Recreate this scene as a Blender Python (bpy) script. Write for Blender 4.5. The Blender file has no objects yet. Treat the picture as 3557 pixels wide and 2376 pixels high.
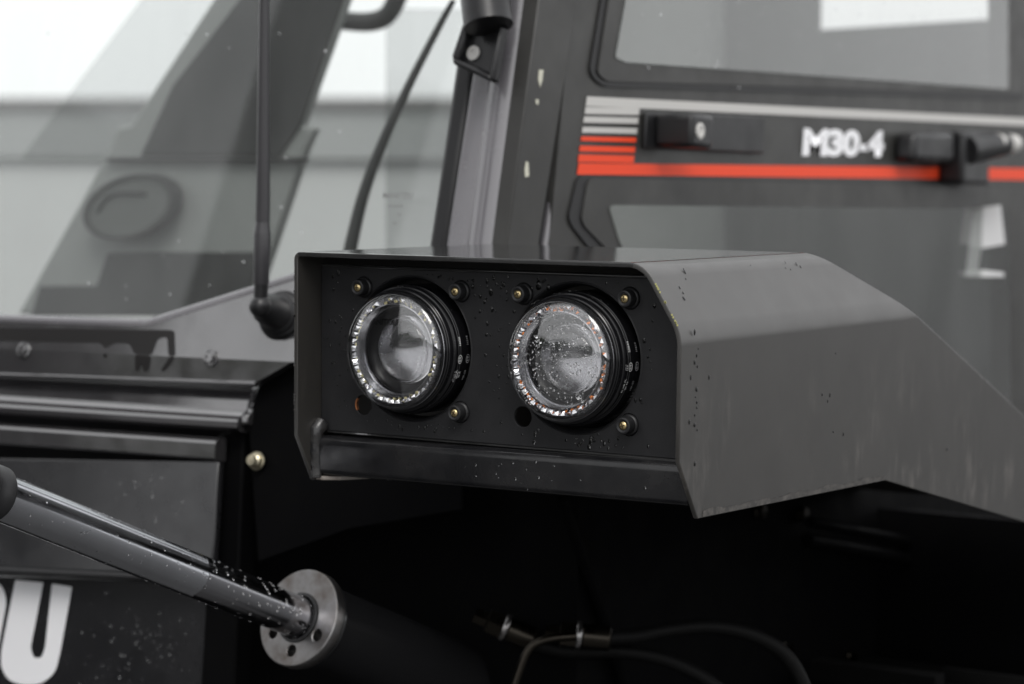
import bpy, bmesh, math, random
from mathutils import Vector, Matrix
random.seed(7)
R = math.radians
V = Vector
scene = bpy.context.scene
COL = scene.collection

# ------------------------------------------------------------------ camera, sky, sun, exposure
Z0 = 1.25                                   # height of the headlight axis above the ground (m)
CAM = V((1.15836, -1.60095, 1.39953))
YAW, PITCH, ROLL = R(33.5), R(4.15), R(0.38)
FWD = V((-math.sin(YAW)*math.cos(PITCH), math.cos(YAW)*math.cos(PITCH), -math.sin(PITCH)))
_r = V((math.cos(YAW), math.sin(YAW), 0)); _u = _r.cross(FWD)
RIGHT = _r*math.cos(ROLL) + _u*math.sin(ROLL)
UP = -_r*math.sin(ROLL) + _u*math.cos(ROLL)
cd = bpy.data.cameras.new('camera'); cam = bpy.data.objects.new('camera', cd); COL.objects.link(cam)
cam.matrix_world = Matrix(((RIGHT.x, UP.x, -FWD.x, CAM.x), (RIGHT.y, UP.y, -FWD.y, CAM.y),
                           (RIGHT.z, UP.z, -FWD.z, CAM.z), (0, 0, 0, 1)))
cd.sensor_width = 36; cd.lens = 85; cd.clip_start = 0.05; cd.clip_end = 3000
cd.dof.use_dof = True; cd.dof.focus_distance = 1.90; cd.dof.aperture_fstop = 5.6; cd.dof.aperture_blades = 9
scene.camera = cam

SUN_EL, SUN_AZ = 50, 142                    # high, veiled sun in front of the machine, to the right
world = bpy.data.worlds.new('World'); scene.world = world; world.use_nodes = True
nt = world.node_tree; nt.nodes.clear()
sky = nt.nodes.new('ShaderNodeTexSky'); sky.sky_type = 'NISHITA'; sky.sun_disc = False
sky.sun_elevation = R(SUN_EL); sky.sun_rotation = R(SUN_AZ); sky.dust_density = 5.0; sky.air_density = 1.0; sky.ozone_density = 1.0
hs = nt.nodes.new('ShaderNodeHueSaturation'); hs.inputs['Saturation'].default_value = 0.10
bg = nt.nodes.new('ShaderNodeBackground'); bg.inputs['Strength'].default_value = 0.12
wo = nt.nodes.new('ShaderNodeOutputWorld')
veil = nt.nodes.new('ShaderNodeMixRGB'); veil.inputs[0].default_value = .82; veil.inputs[2].default_value = (7.0, 7.05, 7.15, 1)   # even cloud cover
nt.links.new(sky.outputs[0], hs.inputs['Color']); nt.links.new(hs.outputs[0], veil.inputs[1]); nt.links.new(veil.outputs[0], bg.inputs[0]); nt.links.new(bg.outputs[0], wo.inputs[0])
sl = bpy.data.lights.new('sun', 'SUN'); sl.energy = 0.8; sl.angle = R(25); sl.color = (1, 0.97, 0.93)
sun = bpy.data.objects.new('sun', sl); COL.objects.link(sun)
sd = V((math.sin(R(SUN_AZ))*math.cos(R(SUN_EL)), math.cos(R(SUN_AZ))*math.cos(R(SUN_EL)), math.sin(R(SUN_EL))))
sun.rotation_euler = sd.to_track_quat('Z', 'Y').to_euler(); sun.location = (3, 0, 6)
vs = scene.view_settings
vs.view_transform = 'Standard'; vs.look = 'None'; vs.gamma = 1.0; vs.use_curve_mapping = False; vs.exposure = 0.75
scene.render.engine = 'CYCLES'
cy = scene.cycles
cy.use_denoising = True; cy.max_bounces = 14; cy.transmission_bounces = 10; cy.transparent_max_bounces = 16
cy.glossy_bounces = 6; cy.diffuse_bounces = 3; cy.sample_clamp_indirect = 6.0; cy.blur_glossy = 0.3

# ------------------------------------------------------------------ materials
def mat(name, base=(.5, .5, .5), rough=.5, metal=0., spec=.5, trans=0., ior=1.45, coat=0.,
        dust=None, dust_amt=0., dust_scale=12., streak=1., bump=0., bump_scale=200., rvar=0., emis=None, noise_col=None):
    m = bpy.data.materials.new(name); m.use_nodes = True
    n = m.node_tree.nodes; l = m.node_tree.links; b = n['Principled BSDF']
    b.inputs['Base Color'].default_value = (*base, 1); b.inputs['Roughness'].default_value = rough
    b.inputs['Metallic'].default_value = metal; b.inputs['Specular IOR Level'].default_value = spec
    b.inputs['Transmission Weight'].default_value = trans; b.inputs['IOR'].default_value = ior
    b.inputs['Coat Weight'].default_value = coat; b.inputs['Coat Roughness'].default_value = .08
    tc = n.new('ShaderNodeTexCoord')
    if dust:
        mp = n.new('ShaderNodeMapping'); mp.inputs['Scale'].default_value = (1, 1, streak)
        l.new(tc.outputs['Object'], mp.inputs[0])
        a = n.new('ShaderNodeTexNoise'); a.inputs['Scale'].default_value = dust_scale; a.inputs['Detail'].default_value = 8; a.inputs['Roughness'].default_value = .65
        l.new(mp.outputs[0], a.inputs['Vector'])
        r = n.new('ShaderNodeMapRange'); r.inputs[1].default_value = .42; r.inputs[2].default_value = .75; r.inputs[4].default_value = dust_amt
        l.new(a.outputs['Fac'], r.inputs[0])
        x = n.new('ShaderNodeMixRGB'); x.inputs[1].default_value = (*base, 1); x.inputs[2].default_value = (*dust, 1)
        l.new(r.outputs[0], x.inputs[0]); l.new(x.outputs[0], b.inputs['Base Color'])
    if rvar:
        a2 = n.new('ShaderNodeTexNoise'); a2.inputs['Scale'].default_value = 35; a2.inputs['Detail'].default_value = 6
        l.new(tc.outputs['Object'], a2.inputs['Vector'])
        r2 = n.new('ShaderNodeMapRange'); r2.inputs[1].default_value = .3; r2.inputs[2].default_value = .7
        r2.inputs[3].default_value = max(.02, rough-rvar); r2.inputs[4].default_value = min(1, rough+rvar)
        l.new(a2.outputs['Fac'], r2.inputs[0]); l.new(r2.outputs[0], b.inputs['Roughness'])
    if bump:
        a3 = n.new('ShaderNodeTexNoise'); a3.inputs['Scale'].default_value = bump_scale; a3.inputs['Detail'].default_value = 3
        l.new(tc.outputs['Object'], a3.inputs['Vector'])
        bp = n.new('ShaderNodeBump'); bp.inputs['Strength'].default_value = bump; bp.inputs['Distance'].default_value = .0006
        l.new(a3.outputs['Fac'], bp.inputs['Height']); l.new(bp.outputs[0], b.inputs['Normal'])
    if emis:
        b.inputs['Emission Color'].default_value = (*emis, 1); b.inputs['Emission Strength'].default_value = 1
    return m

def thin_glass(name, tint=(1, 1, 1), ior=1.5, rough=0.0, film=0.):
    """architectural glass: see-through, with the reflection of a pane"""
    m = bpy.data.materials.new(name); m.use_nodes = True
    n = m.node_tree.nodes; l = m.node_tree.links; n.clear()
    o = n.new('ShaderNodeOutputMaterial'); mx = n.new('ShaderNodeMixShader'); lw = n.new('ShaderNodeLayerWeight'); lw.inputs[0].default_value = .5
    pw = n.new('ShaderNodeMath'); pw.operation = 'POWER'; pw.inputs[1].default_value = 5; l.new(lw.outputs['Facing'], pw.inputs[0])
    f = n.new('ShaderNodeMapRange'); F0 = ((ior-1)/(ior+1))**2; f.inputs[3].default_value = F0; l.new(pw.outputs[0], f.inputs[0])
    t = n.new('ShaderNodeBsdfTransparent'); g = n.new('ShaderNodeBsdfGlossy')
    f.inputs[4].default_value = 1.0; t.inputs[0].default_value = (*tint, 1)
    g.inputs['Roughness'].default_value = rough; g.inputs['Color'].default_value = (1, 1, 1, 1)
    l.new(f.outputs[0], mx.inputs[0]); l.new(t.outputs[0], mx.inputs[1]); l.new(g.outputs[0], mx.inputs[2]); l.new(mx.outputs[0], o.inputs[0])
    if film:
        tc = n.new('ShaderNodeTexCoord'); mp = n.new('ShaderNodeMapping'); mp.inputs['Rotation'].default_value = (0, .5, 0); mp.inputs['Scale'].default_value = (1, 1, .3)
        a = n.new('ShaderNodeTexNoise'); a.inputs['Scale'].default_value = 9; a.inputs['Detail'].default_value = 8; a.inputs['Roughness'].default_value = .65
        r = n.new('ShaderNodeMapRange'); r.inputs[1].default_value = .35; r.inputs[2].default_value = .75; r.inputs[3].default_value = film*.25; r.inputs[4].default_value = film
        d = n.new('ShaderNodeBsdfDiffuse'); d.inputs[0].default_value = (.55, .55, .55, 1); m2 = n.new('ShaderNodeMixShader')
        l.new(tc.outputs['Object'], mp.inputs[0]); l.new(mp.outputs[0], a.inputs['Vector']); l.new(a.outputs['Fac'], r.inputs[0]); l.new(r.outputs[0], m2.inputs[0])
        l.new(mx.outputs[0], m2.inputs[1]); l.new(d.outputs[0], m2.inputs[2]); l.new(m2.outputs[0], o.inputs[0])
    return m

M = dict(
    fender=mat('satin_black_paint', (.026, .0243, .0222), .37, spec=1.0, dust=(.045, .042, .038), dust_amt=.35, dust_scale=9, streak=.6, bump=.10, bump_scale=900, rvar=.03),
    plate=mat('matte_black_plate', (.011, .011, .012), .48, spec=.3, dust=(.05, .05, .052), dust_amt=.18, dust_scale=30, bump=.15, bump_scale=700, rvar=.08),
    tube=mat('semi_gloss_black_tube', (.007, .007, .008), .20, spec=.5, dust=(.07, .067, .065), dust_amt=.18, dust_scale=25, bump=.08, bump_scale=500, rvar=.08),
    hood=mat('gloss_black_hood', (.038, .037, .039), .13, spec=1.0, ior=1.7, coat=.8, dust=(.09, .085, .085), dust_amt=.25, dust_scale=7, bump=.05, bump_scale=60, rvar=.06),
    hood2=mat('satin_black_front', (.014, .014, .0155), .24, spec=.75, dust=(.05, .05, .052), dust_amt=.3, dust_scale=8, rvar=.05),
    yzinc=mat('yellow_zinc_bolt', (.42, .38, .28), .32, metal=1),
    aerial=mat('aerial_black', (.035, .034, .037), .3, spec=.6),
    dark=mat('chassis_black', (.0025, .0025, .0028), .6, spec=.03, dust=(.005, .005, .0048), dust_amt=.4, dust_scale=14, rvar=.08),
    plastic=mat('black_plastic', (.012, .012, .013), .35, spec=.5, rvar=.08),
    housing=mat('lamp_housing_black', (.006, .006, .007), .22, spec=.5, rvar=.05),
    rubber=mat('rubber', (.013, .013, .014), .42, spec=.45, bump=.1, bump_scale=800),
    hose=mat('oily_hose_rubber', (.004, .004, .004), .55, spec=.12),
    brass=mat('yellow_zinc_screw', (.62, .49, .26), .36, metal=1),
    recess=mat('screw_recess', (.05, .035, .015), .6, metal=.5),
    rust=mat('rust', (.25, .09, .03), .9),
    chrome=mat('chrome_rod', (.50, .51, .54), .17, metal=1, rvar=.06, dust=(.25, .25, .26), dust_amt=.3, dust_scale=18),
    zinc=mat('zinc_plate', (.27, .265, .265), .36, metal=1, dust=(.10, .08, .065), dust_amt=.9, dust_scale=35, rvar=.12),
    weld=mat('weld_bead', (.014, .014, .015), .25, spec=.6, bump=.5, bump_scale=300, dust=(.09, .085, .08), dust_amt=.4, dust_scale=60),
    bare=mat('bare_steel_mud', (.22, .20, .18), .55, dust=(.08, .06, .05), dust_amt=.8, dust_scale=80),
    white=mat('white_vinyl', (.84, .84, .86), .35),
    red=mat('red_vinyl', (.78, .065, .020), .45, spec=.3),
    grey=mat('grey_vinyl', (.50, .49, .47), .35),
    print=mat('white_print', (.80, .80, .80), .5),
    print_dim=mat('grey_print', (.35, .35, .36), .5),
    glassmark=mat('glass_stamp_ink', (.16, .16, .16), .6),
    reflector=mat('bright_reflector', (.92, .92, .94), .18, metal=1),
    satinring=mat('satin_silver_ring', (.42, .42, .44), .22, metal=1, rvar=.08),
    bowl=mat('black_bowl', (.006, .006, .007), .3, spec=.3),
    yellow=mat('yellow_phosphor_chip', (.62, .56, .30), .4),
    orange=mat('amber_chip', (.85, .25, .05), .4),
    projector=mat('projector_glass', (1, 1, 1), 0.0, trans=1, ior=1.52),
    wet=mat('wet_black_paint', (.020, .020, .020), .07, spec=.6, bump=.10, bump_scale=140, dust=(.06, .06, .06), dust_amt=.3, dust_scale=40),
    darkwater=mat('water_on_paint', (.30, .30, .30), 0.0, trans=1, ior=1.33),
    bead=mat('dark_water_bead', (.012, .012, .012), .06, spec=.35),
    water=mat('water_drop', (1, 1, 1), 0.0, trans=1, ior=1.33),
    cover=thin_glass('clear_polycarbonate', (.97, .97, .97), 1.78),
    pane=thin_glass('cab_window_glass', (.92, .935, .925), 1.38, film=.06),
    doorpane=thin_glass('door_window_glass', (.82, .83, .82), 1.66, .02, film=.06),
    tint=thin_glass('tinted_side_glass', (.84, .845, .845), 1.45),
    pillar=mat('pillar_grey_black', (.12, .116, .126), .24, spec=1.0, coat=.4, dust=(.12, .11, .11), dust_amt=.2, dust_scale=9, rvar=.06),
    door=mat('door_satin_black', (.028, .0275, .026), .42, spec=.5, dust=(.1, .1, .095), dust_amt=.3, dust_scale=7, rvar=.05),
    interior=mat('cab_interior_grey', (.19, .20, .195), .6, dust=(.26, .27, .265), dust_amt=.5, dust_scale=6),
    interior2=mat('cab_interior_dark', (.014, .015, .015), .55),
    rearwall=mat('rear_wall_grey', (.07, .073, .073), .6),
    cap=mat('round_cap_plastic', (.07, .076, .072), .45),
    concrete=mat('wet_asphalt', (.07, .07, .07), .55, spec=.25, dust=(.10, .10, .10), dust_amt=.7, dust_scale=1.2, rvar=.15),
    cladding=mat('grey_cladding', (.30, .31, .31), .7),
    paleband=mat('pale_band_grey', (.46, .47, .47), .7, dust=(.36, .36, .36), dust_amt=.6, dust_scale=.8),
    plain_white=mat('plain_white_matte', (.75, .75, .76), .6),
    chip=mat('bare_primer_chip', (.55, .54, .45), .7),
    wetdark=mat('wet_grime', (.014, .013, .013), .3, spec=.3),
    fitting=mat('hydraulic_fitting', (.035, .031, .026), .3, metal=1, rvar=.1),
    mud=mat('dried_mud_film', (.035, .033, .031), .5, dust=(.12, .11, .10), dust_amt=.8, dust_scale=160),
    leaf=mat('dark_foliage', (.035, .045, .025), .8),
    steel=mat('bright_steel', (.75, .74, .72), .25, metal=1),
    mast=mat('mast_black', (.012, .012, .012), .4),
)

# splashes and dried runs on the lower part of the fender side, scuffed paint
def add_splash(m, z0, z1, col, amt):
    n = m.node_tree.nodes; l = m.node_tree.links; b = n['Principled BSDF']; src = b.inputs['Base Color'].links[0].from_socket
    tc = n.new('ShaderNodeTexCoord'); sx = n.new('ShaderNodeSeparateXYZ'); l.new(tc.outputs['Object'], sx.inputs[0])
    mp = n.new('ShaderNodeMapping'); mp.inputs['Scale'].default_value = (1, 1, .22); l.new(tc.outputs['Object'], mp.inputs[0])
    a = n.new('ShaderNodeTexNoise'); a.inputs['Scale'].default_value = 75; a.inputs['Detail'].default_value = 9; a.inputs['Roughness'].default_value = .7; l.new(mp.outputs[0], a.inputs['Vector'])
    a2 = n.new('ShaderNodeTexNoise'); a2.inputs['Scale'].default_value = 14; a2.inputs['Detail'].default_value = 4; l.new(tc.outputs['Object'], a2.inputs['Vector'])
    r = n.new('ShaderNodeMapRange'); r.inputs[1].default_value = .48; r.inputs[2].default_value = .76; l.new(a.outputs['Fac'], r.inputs[0])
    r2 = n.new('ShaderNodeMapRange'); r2.inputs[1].default_value = .47; r2.inputs[2].default_value = .70; l.new(a2.outputs['Fac'], r2.inputs[0])
    z = n.new('ShaderNodeMapRange'); z.inputs[1].default_value = z1; z.inputs[2].default_value = z0; z.inputs[4].default_value = amt; l.new(sx.outputs[2], z.inputs[0])
    m1 = n.new('ShaderNodeMath'); m1.operation = 'MULTIPLY'; l.new(r.outputs[0], m1.inputs[0]); l.new(r2.outputs[0], m1.inputs[1])
    m2 = n.new('ShaderNodeMath'); m2.operation = 'MULTIPLY'; m2.use_clamp = True; l.new(m1.outputs[0], m2.inputs[0]); l.new(z.outputs[0], m2.inputs[1])
    x = n.new('ShaderNodeMixRGB'); x.inputs[2].default_value = (*col, 1); l.new(m2.outputs[0], x.inputs[0]); l.new(src, x.inputs[1]); l.new(x.outputs[0], b.inputs['Base Color'])
add_splash(M['fender'], Z0-.12, Z0+.01, (.17, .155, .143), 1.0)

# ------------------------------------------------------------------ builders
def wt(p):
    t = V((0, 0, 0))
    while p is not None:
        t = t + p.location; p = p.parent
    return t
def link(name, me, m=None, parent=None, smooth=None, bevel=0, local=False, seg=2, kind=None, label=None):
    if m is not None:
        me.materials.clear(); me.materials.append(M[m] if isinstance(m, str) else m)
    o = bpy.data.objects.new(name, me); COL.objects.link(o)
    if parent is not None:
        o.parent = parent
        if not local: o.location = -wt(parent)
    if smooth is not None:
        for p in me.polygons: p.use_smooth = True
        try: me.set_sharp_from_angle(angle=R(smooth))
        except Exception: pass
    if bevel:
        b = o.modifiers.new('bevel', 'BEVEL'); b.width = bevel; b.segments = seg; b.limit_method = 'ANGLE'; b.angle_limit = R(25); b.harden_normals = False
        if smooth is None:
            for p in me.polygons: p.use_smooth = True
            me.set_sharp_from_angle(angle=R(50))
    if kind: o['kind'] = kind
    if label: o['label'] = label
    return o
def thing(name, label, cat, loc, group=None):
    o = bpy.data.objects.new(name, None); COL.objects.link(o); o.location = loc; o.empty_display_size = .02
    o['label'] = label; o['category'] = cat
    if group: o['group'] = group
    return o
def tag(o, label, cat, group=None):
    o['label'] = label; o['category'] = cat
    if group: o['group'] = group
    return o
def mesh(vs_, fs, name='m'):
    me = bpy.data.meshes.new(name); me.from_pydata([tuple(v) for v in vs_], [], fs); me.update()
    bm = bmesh.new(); bm.from_mesh(me); bmesh.ops.recalc_face_normals(bm, faces=bm.faces); bm.to_mesh(me); bm.free()
    return me
class MB:
    def __init__(s): s.v = []; s.f = []
    def add(s, vs_, fs):
        k = len(s.v); s.v += [V(v) for v in vs_]; s.f += [tuple(i+k for i in f) for f in fs]; return s
    def prism(s, pts, off):
        """closed polygon (3D, planar) swept by the vector off"""
        n = len(pts); off = V(off)
        s.add([V(p) for p in pts] + [V(p)+off for p in pts],
              [tuple(range(n))[::-1], tuple(range(n, 2*n))] + [(i, (i+1) % n, (i+1) % n+n, i+n) for i in range(n)]); return s
    def box(s, a, b):
        x0, y0, z0 = a; x1, y1, z1 = b
        return s.prism([(x0, y0, z0), (x1, y0, z0), (x1, y1, z0), (x0, y1, z0)], (0, 0, z1-z0))
    def lathe(s, prof, origin=(0, 0, 0), axis=(0, -1, 0), n=48, closed=False, a0=0, a1=360):
        """prof: (radius, distance along axis)"""
        ax = V(axis).normalized(); e1 = ax.orthogonal().normalized()
        if abs(ax.y) > .99: e1 = V((1, 0, 0))
        e2 = ax.cross(e1); o = V(origin); full = abs(a1-a0) >= 360
        m_ = n if full else n+1; vs_ = []; fs = []
        for r, h in prof:
            for i in range(m_):
                a = R(a0+(a1-a0)*i/n); vs_.append(o+ax*h+(e1*math.cos(a)+e2*math.sin(a))*max(r, 1e-6))
        P = len(prof); rng = range(P) if closed else range(P-1)
        for j in rng:
            for i in range(n):
                i2 = (i+1) % m_; j2 = (j+1) % P
                fs.append((j*m_+i, j*m_+i2, j2*m_+i2, j2*m_+i))
        s.add(vs_, fs); return s
    def tube(s, pts, rad, n=12, cap=True):
        pts = [V(p) for p in pts]; k = len(pts)
        rads = rad if isinstance(rad, (list, tuple)) else [rad]*k
        t0 = (pts[1]-pts[0]).normalized(); e = t0.orthogonal().normalized(); vs_ = []; fs = []
        for i in range(k):
            t = (pts[min(i+1, k-1)]-pts[max(i-1, 0)]).normalized()
            e = (e-t*e.dot(t)).normalized(); e2 = t.cross(e)
            for j in range(n):
                a = 2*math.pi*j/n; vs_.append(pts[i]+(e*math.cos(a)+e2*math.sin(a))*rads[i])
        for i in range(k-1):
            for j in range(n): fs.append((i*n+j, i*n+(j+1) % n, (i+1)*n+(j+1) % n, (i+1)*n+j))
        if cap: fs += [tuple(range(n))[::-1], tuple(range((k-1)*n, k*n))]
        s.add(vs_, fs); return s
    def build(s, name, m, parent=None, **k): return link(name, mesh(s.v, s.f), m, parent, **k)

def curve_mesh(loops, ext, bev=0, res=2):
    c = bpy.data.curves.new('c', 'CURVE'); c.dimensions = '2D'; c.fill_mode = 'BOTH'; c.extrude = max(ext-bev, 0); c.bevel_depth = bev; c.bevel_resolution = res; c.offset = -bev
    for lp in loops:
        sp = c.splines.new('POLY'); sp.points.add(len(lp)-1); sp.use_cyclic_u = True
        for p, q in zip(sp.points, lp): p.co = (q[0], q[1], 0, 1)
    return _conv(c)
def _conv(c):
    o = bpy.data.objects.new('tmp', c); COL.objects.link(o)
    dg = bpy.context.evaluated_depsgraph_get(); me = bpy.data.meshes.new_from_object(o.evaluated_get(dg))
    bpy.data.objects.remove(o); bpy.data.curves.remove(c); return me
def text_mesh(s, size, ext=0, bold=0, align='CENTER', spacing=1.0, shear=0):
    c = bpy.data.curves.new('t', 'FONT'); c.body = s; c.size = size; c.extrude = ext; c.offset = bold; c.align_x = align; c.align_y = 'CENTER'; c.space_character = spacing; c.shear = shear; c.resolution_u = 3
    return _conv(c)
def xform(me, fn):
    for v in me.vertices: v.co = fn(v.co)
    me.update(); return me
def frame(o, ex, ey, en):
    o, ex, ey, en = V(o), V(ex), V(ey), V(en)
    return lambda c: o+ex*c.x+ey*c.y+en*c.z
def circ(cx, cy, r, n=64): return [(cx+r*math.cos(2*math.pi*i/n), cy+r*math.sin(2*math.pi*i/n)) for i in range(n)]
def rounded(pts, r, n=5):
    """2D polygon with rounded corners; r a number or list"""
    out = []; k = len(pts); rr = r if isinstance(r, (list, tuple)) else [r]*k
    for i in range(k):
        p = V(pts[i]); a = (V(pts[i-1])-p); b = (V(pts[(i+1) % k])-p)
        if rr[i] <= 0: out.append(tuple(p)); continue
        d = min(rr[i], a.length*.45, b.length*.45); A = p+a.normalized()*d; B = p+b.normalized()*d
        for j in range(n+1):
            t = j/n; q = A*(1-t)**2+p*2*t*(1-t)+B*t*t; out.append(tuple(q))
    return out
# survey: measured sight lines of the photograph met with real planes of the machine (view pixels 2347 x 1568)
FPX = 85/36*2347
def sight(x, y): return FWD+RIGHT*((x-1173.5)/FPX)-UP*((y-784)/FPX)
def on(x, y, p0, nrm):
    v = sight(x, y); p0 = V(p0); nrm = V(nrm); return CAM+v*((p0-CAM).dot(nrm)/v.dot(nrm))
def onX(x, y, X): return on(x, y, (X, 0, 0), (1, 0, 0))
def onY(x, y, Y): return on(x, y, (0, Y, 0), (0, 1, 0))
BK = .10                                    # the front bodywork is turned a little against the fender
BL = .20                                    # and leans back
def onB(x, y, Y0, lean=None): return on(x, y, (-.1, Y0, 1.12), V((-BK, 1, -(BL if lean is None else lean))))
def dep(x, y, d): return CAM+sight(x, y)*d

def drops(name, items, parent, m='water', kind='stuff', local=False, flat=1.):
    """items: (centre, normal, radius, (stretch along down)) flattened beads of water, one mesh"""
    b = MB()
    for c, nrm, r, st in items:
        nrm = V(nrm).normalized(); down = V((0, 0, -1)); e2 = down-nrm*down.dot(nrm)
        if e2.length < .1: e2 = nrm.orthogonal()
        e2.normalize(); e1 = e2.cross(nrm); c = V(c); N = 8; vs_ = [c+nrm*r*.36*flat]; fs = []
        ph = random.random()*6; wob = [1+.18*math.sin(2*math.pi*i/N+ph)+random.uniform(-.12, .12) for i in range(N)]
        for rr, h in ((.55, .29), (.9, .13), (1.0, -.03)):
            for i in range(N):
                a = 2*math.pi*i/N; vs_.append(c+(e1*math.cos(a)+e2*math.sin(a)*st)*r*rr*wob[i]+nrm*r*h*flat)
        for i in range(N):
            fs.append((0, 1+i, 1+(i+1) % N))
            for j in range(2): fs.append((1+j*N+i, 1+(j+1)*N+i, 1+(j+1)*N+(i+1) % N, 1+j*N+(i+1) % N))
        fs.append(tuple(1+2*N+i for i in range(N))[::-1])
        b.add(vs_, fs)
    return b.build(name, m, parent, smooth=180, kind=kind, local=local)

# ================================================================== SETTING
g = MB(); g.add([(-600, -600, 0), (600, -600, 0), (600, 600, 0), (-600, 600, 0)], [(0, 1, 2, 3)])
o = g.build('ground', 'concrete'); o['kind'] = 'structure'

# low grey building far behind, seen through the cab glass
bld = thing('low_building', 'long low grey building far away, seen through the windshield', 'building', (-60, 75, 0))
b = MB(); b.prism([(-130, 60, 0), (10, 105, 0), (10, 105, 3.9), (-130, 60, 3.9)], (-2, 12, 0)); b.build('wall', 'cladding', bld)
b = MB(); b.prism([(-130.3, 59.7, 3.9), (10.3, 104.7, 3.9), (10.3, 104.7, 4.3), (-130.3, 59.7, 4.3)], (-2.2, 12.6, 0)); b.build('roof_edge', 'zinc', bld)

pw_ = thing('pale_band', 'pale blurred band seen through the windshield behind the cab', 'wall', (-4, 5, 0))  # pale upright slab filling the lower part of the windshield view
b = MB(); b.prism([(-9, 2.6, 0), (-.2, 6.6, 0), (-.2, 6.6, 1.42), (-9, 2.6, 1.42)], (-.08, .2, 0)); b.build('wall', 'paleband', pw_)
b = MB(); b.prism([(-9.02, 2.55, 1.42), (-.18, 6.57, 1.42), (-.18, 6.57, 1.46), (-9.02, 2.55, 1.46)], (-.1, .25, 0)); b.build('coping', 'cladding', pw_)

b = MB(); rt = random.Random(3)
for k in range(70):
    az = R(-200+175*k/70+rt.uniform(-1, 1)); d = rt.uniform(42, 60); rx = rt.uniform(2.2, 4.2); hz = rt.uniform(1.0, 1.9)
    c = V((d*math.cos(az), d*math.sin(az), hz*.8)); n1, n2 = 12, 8; vs_ = []; fs = []
    for i in range(n2+1):
        for j in range(n1):
            th, ph = math.pi*i/n2, 2*math.pi*j/n1; q = rt.uniform(.8, 1.2)
            vs_.append(c+V((rx*q*math.sin(th)*math.cos(ph), rx*q*math.sin(th)*math.sin(ph), hz*q*math.cos(th))))
    for i in range(n2):
        for j in range(n1): fs.append((i*n1+j, i*n1+(j+1) % n1, (i+1)*n1+(j+1) % n1, (i+1)*n1+j))
    b.add(vs_, fs)
o = b.build('far_trees', 'leaf'); o['kind'] = 'stuff'; tag(o, 'dark belt of far trees behind the viewer, mirrored in the headlights', 'trees')

# ================================================================== HEADLIGHT BOX (fender with lamp housing)
box = thing('headlight_box', 'satin black steel fender box holding two round headlights', 'headlight box', (.09, 0, Z0-.12))
T = .004
XL, XT, XR = -.098, .238, .271              # left wall, end of top panel, right wall
ZT, ZF = Z0+.078, Z0+.0265                  # top panel, fold line
YF = -.031
def shell():
    bm = bmesh.new()
    vd = {}
    def vv(*p):
        k = tuple(round(c, 5) for c in p)
        if k not in vd: vd[k] = bm.verts.new(p)
        return vd[k]
    def zs(y): return ZT-(y-.257)*.427      # rear slope
    yT = .257; yF = .257+(ZT-ZF)/.427
    left = [vv(XL, YF, ZT), vv(XL, YF, Z0-.075), vv(XL, -.009, Z0-.1145), vv(XL, .33, Z0-.1215), vv(XL, .33, zs(.33)), vv(XL, yT, ZT)]
    tl, tr = vv(XL, YF, ZT), vv(XT, YF, ZT); bl, br = vv(XL, yT, ZT), vv(XT, yT, ZT)
    f0, f1 = vv(XR, YF, ZF), vv(XR, yF, ZF)
    ye = .95
    bm.faces.new(left)
    bm.faces.new([tl, bl, br, tr])
    bm.faces.new([tr, br, f1, f0])
    e1 = vv(XR, ye, zs(ye)); e2 = vv(XR, ye, Z0-.265)
    bm.faces.new([f0, f1, e1, e2, vv(XR, .334, Z0-.1225), vv(XR, -.003, Z0-.1165), vv(XR, YF-.001, Z0-.0705)])
    # rear slope
    l2 = vv(XL, .33, zs(.33)); l3 = vv(XL, ye, zs(ye))
    bm.faces.new([bl, l2, l3, e1, f1, br])
    bmesh.ops.recalc_face_normals(bm, faces=bm.faces)
    bm.edges.ensure_lookup_table()
    def edge(a, b): return bm.edges.get((a, b))
    bmesh.ops.bevel(bm, geom=[edge(tr, br)], offset=.013, segments=6, profile=.5, affect='EDGES', clamp_overlap=True)
    bm.edges.ensure_lookup_table()
    def pick(fn): return [e for e in bm.edges if fn(e) and len(e.link_faces) == 2]
    fold = pick(lambda e: all(abs(v.co.z-ZF) < 1e-4 and abs(v.co.x-XR) < 1e-4 for v in e.verts))
    bmesh.ops.bevel(bm, geom=fold, offset=.010, segments=4, profile=.5, affect='EDGES')
    lt = pick(lambda e: all(abs(v.co.z-ZT) < 1e-4 and abs(v.co.x-XL) < 1e-4 for v in e.verts))
    bmesh.ops.bevel(bm, geom=lt, offset=.006, segments=4, profile=.5, affect='EDGES')
    me = bpy.data.meshes.new('shell'); bm.to_mesh(me); bm.free()
    o = link('shell', me, 'fender', box, smooth=30)
    me.materials.append(M['wet'])
    for p in me.polygons:
        if p.normal.z > .97: p.material_index = 1
    s = o.modifiers.new('solid', 'SOLIDIFY'); s.thickness = T; s.offset = -1; s.use_even_offset = True
    bv = o.modifiers.new('bevel', 'BEVEL'); bv.width = .0012; bv.segments = 2; bv.limit_method = 'ANGLE'; bv.angle_limit = R(50)
    w = o.modifiers.new('wn', 'WEIGHTED_NORMAL'); w.keep_sharp = True; w.weight = 100
    return o
shell_o = shell()

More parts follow.
